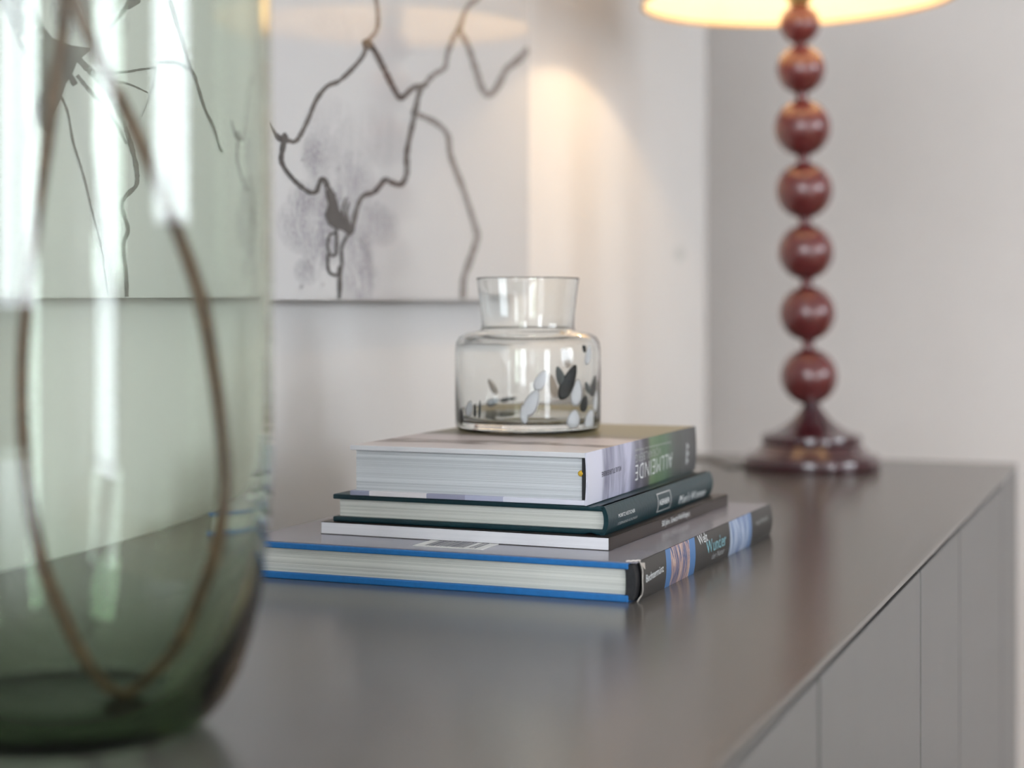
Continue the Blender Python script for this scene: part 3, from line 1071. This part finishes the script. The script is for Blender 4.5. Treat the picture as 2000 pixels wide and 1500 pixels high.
for (by, br) in beads:
    z = lz(by)
    r = br * px_
    n = 20
    pr = [(r * math.sin(math.pi * k / n), -r * math.cos(math.pi * k / n)) for k in range(1, n)]
    pr = [(0, pr[0][1])] + pr + [(0, pr[-1][1])]
    b = lathe('bead', pr, M['burgundy'], LAMP, 48, True, 80)
    stemmed(b, z)
    nk = lathe('neck', [(13.5 * px_, prev - z), (12 * px_, (prev + 0.3 * (z - r - prev)) - z), (12 * px_, (prev + 0.7 * (z - r - prev)) - z), (13.5 * px_, -r + 0.0025)], M['burgundy'], LAMP, 24)
    stemmed(nk, z)
    prev = z + r - 0.0022
zs = lz(2)                                                # rim of the shade
SR = 0.156
sh = lathe('lamp_shade', [(SR, 0.0), (0.122, 0.215), (0.1208, 0.215), (SR - 0.0012, 0.0), (SR, 0.0)], M['shade'], LAMP, 96, True, 80)
stemmed(sh, zs)
sk = lathe('socket', [(0, -0.004), (0.009, -0.004), (0.014, 0.006), (0.014, 0.040), (0.010, 0.043), (0, 0.043)], M['brass'], LAMP, 32)
stemmed(sk, zs)
bl = lathe('bulb', [(0.010, 0.040), (0.014, 0.050), (0.026, 0.072), (0.029, 0.088), (0.025, 0.104), (0.012, 0.114), (0, 0.1165)], M['pane'], LAMP, 32)
stemmed(bl, zs)
rg = lathe('shade_ring', [(SR - 0.0012, 0.0), (SR - 0.0036, 0.0), (SR - 0.0036, 0.003), (SR - 0.0012, 0.003)], M['brass'], LAMP, 96)
stemmed(rg, zs)
spd = bmesh.new()
for k in range(3):
    a = 2 * math.pi * k / 3 + 0.4
    m_ = Matrix.Rotation(a, 4, 'Z')
    vs = add_box(spd, 0.012, 0.1215, -0.0012, 0.0012, 0.206, 0.209)
    bmesh.ops.transform(spd, matrix=m_, verts=vs)
vs = add_box(spd, -0.0125, 0.0125, -0.003, 0.003, 0.204, 0.2095)
sp_ = from_bm('shade_carrier', spd, M['brass'], LAMP)
stemmed(sp_, zs)
rod = lathe('carrier_rod', [(0, 0.110), (0.003, 0.110), (0.003, 0.206), (0, 0.206)], M['brass'], LAMP, 16)
stemmed(rod, zs)
pl = bpy.data.lights.new('bulb_light', 'POINT')
pl.energy = 3.0
pl.color = (1.0, 0.70, 0.40)
pl.shadow_soft_size = 0.012
po = bpy.data.objects.new('bulb_light', pl)
COL.objects.link(po)
po.parent = LAMP
po.location = (-math.sin(TILT) * (zs + 0.088), 0, zs + 0.085)
bl.visible_shadow = True

# power cord
inv = (Matrix.Translation(LAMP.location) @ Matrix.Rotation(ANG, 4, 'Z')).inverted()
cp = []
for (px, py) in [(1500, 905), (1455, 906), (1425, 907), (1408, 899), (1360, 890), (1290, 886), (1245, 884)]:
    p = on_z(px, py, TOP + 0.0026)
    q = inv @ Vector((max(p.x, WX + 0.012), p.y, TOP + 0.0026))
    cp.append((q.x, q.y, q.z - 0.0009, 0.0017))
tube('power_cord', catmull(cp, 5), M['cord'], LAMP, 10)

# ------------------------------------------------------------------ green glass vase with the bent twig
VZ = 0.67
VX = 130
VC = at_depth(VX, HOR, VZ)
VU = VZ / FPX
GV = empty('glass_vase', (VC.x, VC.y, TOP), ANG)
tag(GV, 'tall smoky green glass vase with rounded dark bottom in front of the picture', 'vase')
VR = 400 * VU

outer = [(0, 0.0), (0.042, 0.0), (0.047, 0.0004), (0.0505, 0.0018), (0.0558, 0.0056), (0.0613, 0.0118), (0.0665, 0.0215), (0.0712, 0.0355), (0.0750, 0.0530), (0.0771, 0.0733), (VR - 0.0004, 0.0940), (VR, 0.115)]
outer += [(VR, 0.16), (VR - 0.0005, 0.22), (VR - 0.0008, 0.28), (VR - 0.0018, 0.340), (VR - 0.0019, 0.345), (VR - 0.0026, 0.3475), (VR - 0.0036, 0.3475)]
inner = [(VR - 0.0042, 0.345), (VR - 0.0041, 0.340), (VR - 0.0034, 0.28), (VR - 0.0031, 0.22), (VR - 0.0028, 0.16), (VR - 0.0029, 0.115), (VR - 0.0036, 0.0940), (0.0734, 0.0735), (0.0702, 0.0550), (0.0650, 0.0385), (0.0585, 0.0250), (0.0500, 0.0140), (0.0400, 0.0075), (0.020, 0.0046), (0, 0.0040)]
lathe('vase_body', outer + inner, M['green_glass'], GV, 128, True, 75)

TW = empty('bent_twig', (VC.x, VC.y, TOP + 0.0045), ANG)
tag(TW, 'thin brown twig bent into a loop standing inside the green vase', 'twig')


def tw(px, py, r, y=0.0):
    return ((px - VX) * VU, y, (HOR - py) * VU + (CAM.z - TOP) - 0.0045, r)


left = [(165, -330, 2.3), (140, -150, 2.4), (124, -20, 2.5), (114, 80, 2.5), (100, 180, 2.6), (86, 290, 2.5), (66, 430, 2.5), (48, 580, 2.6), (39, 720, 2.6), (42, 860, 2.7), (56, 990, 2.7), (80, 1110, 2.9), (118, 1210, 2.9), (160, 1300, 2.7), (205, 1366, 2.6), (240, 1390, 2.4)]
right = [(60, -330, 2.3), (96, -150, 2.4), (142, -15, 2.6), (196, 110, 2.7), (262, 245, 2.8), (318, 375, 2.8), (362, 485, 2.8), (394, 585, 3.0), (414, 690, 2.8), (432, 820, 2.8), (440, 950, 2.7), (427, 1055, 2.6), (398, 1160, 2.6), (352, 1275, 2.7), (300, 1345, 2.6), (264, 1380, 2.5), (240, 1390, 2.3)]
pl_ = catmull([tw(x, y, r * .001, 0.006 * (1 - i / 15)) for i, (x, y, r) in enumerate(left)], 6)
pr_ = catmull([tw(x, y, r * .001, -0.006 * (1 - i / 16)) for i, (x, y, r) in enumerate(right)], 6)
tube('stem', pl_, M['bark'], TW, 12)
tube('stem', pr_, M['bark'], TW, 12)
bm = bmesh.new()
bmesh.ops.create_uvsphere(bm, u_segments=12, v_segments=8, radius=0.0040)
bmesh.ops.scale(bm, vec=(0.8, 0.8, 1.5), verts=bm.verts)
c = tw(398, 600, 0)
bmesh.ops.translate(bm, vec=(c[0], c[1] - 0.003, c[2]), verts=bm.verts)
from_bm('bud', bm, M['bark'], TW, True)
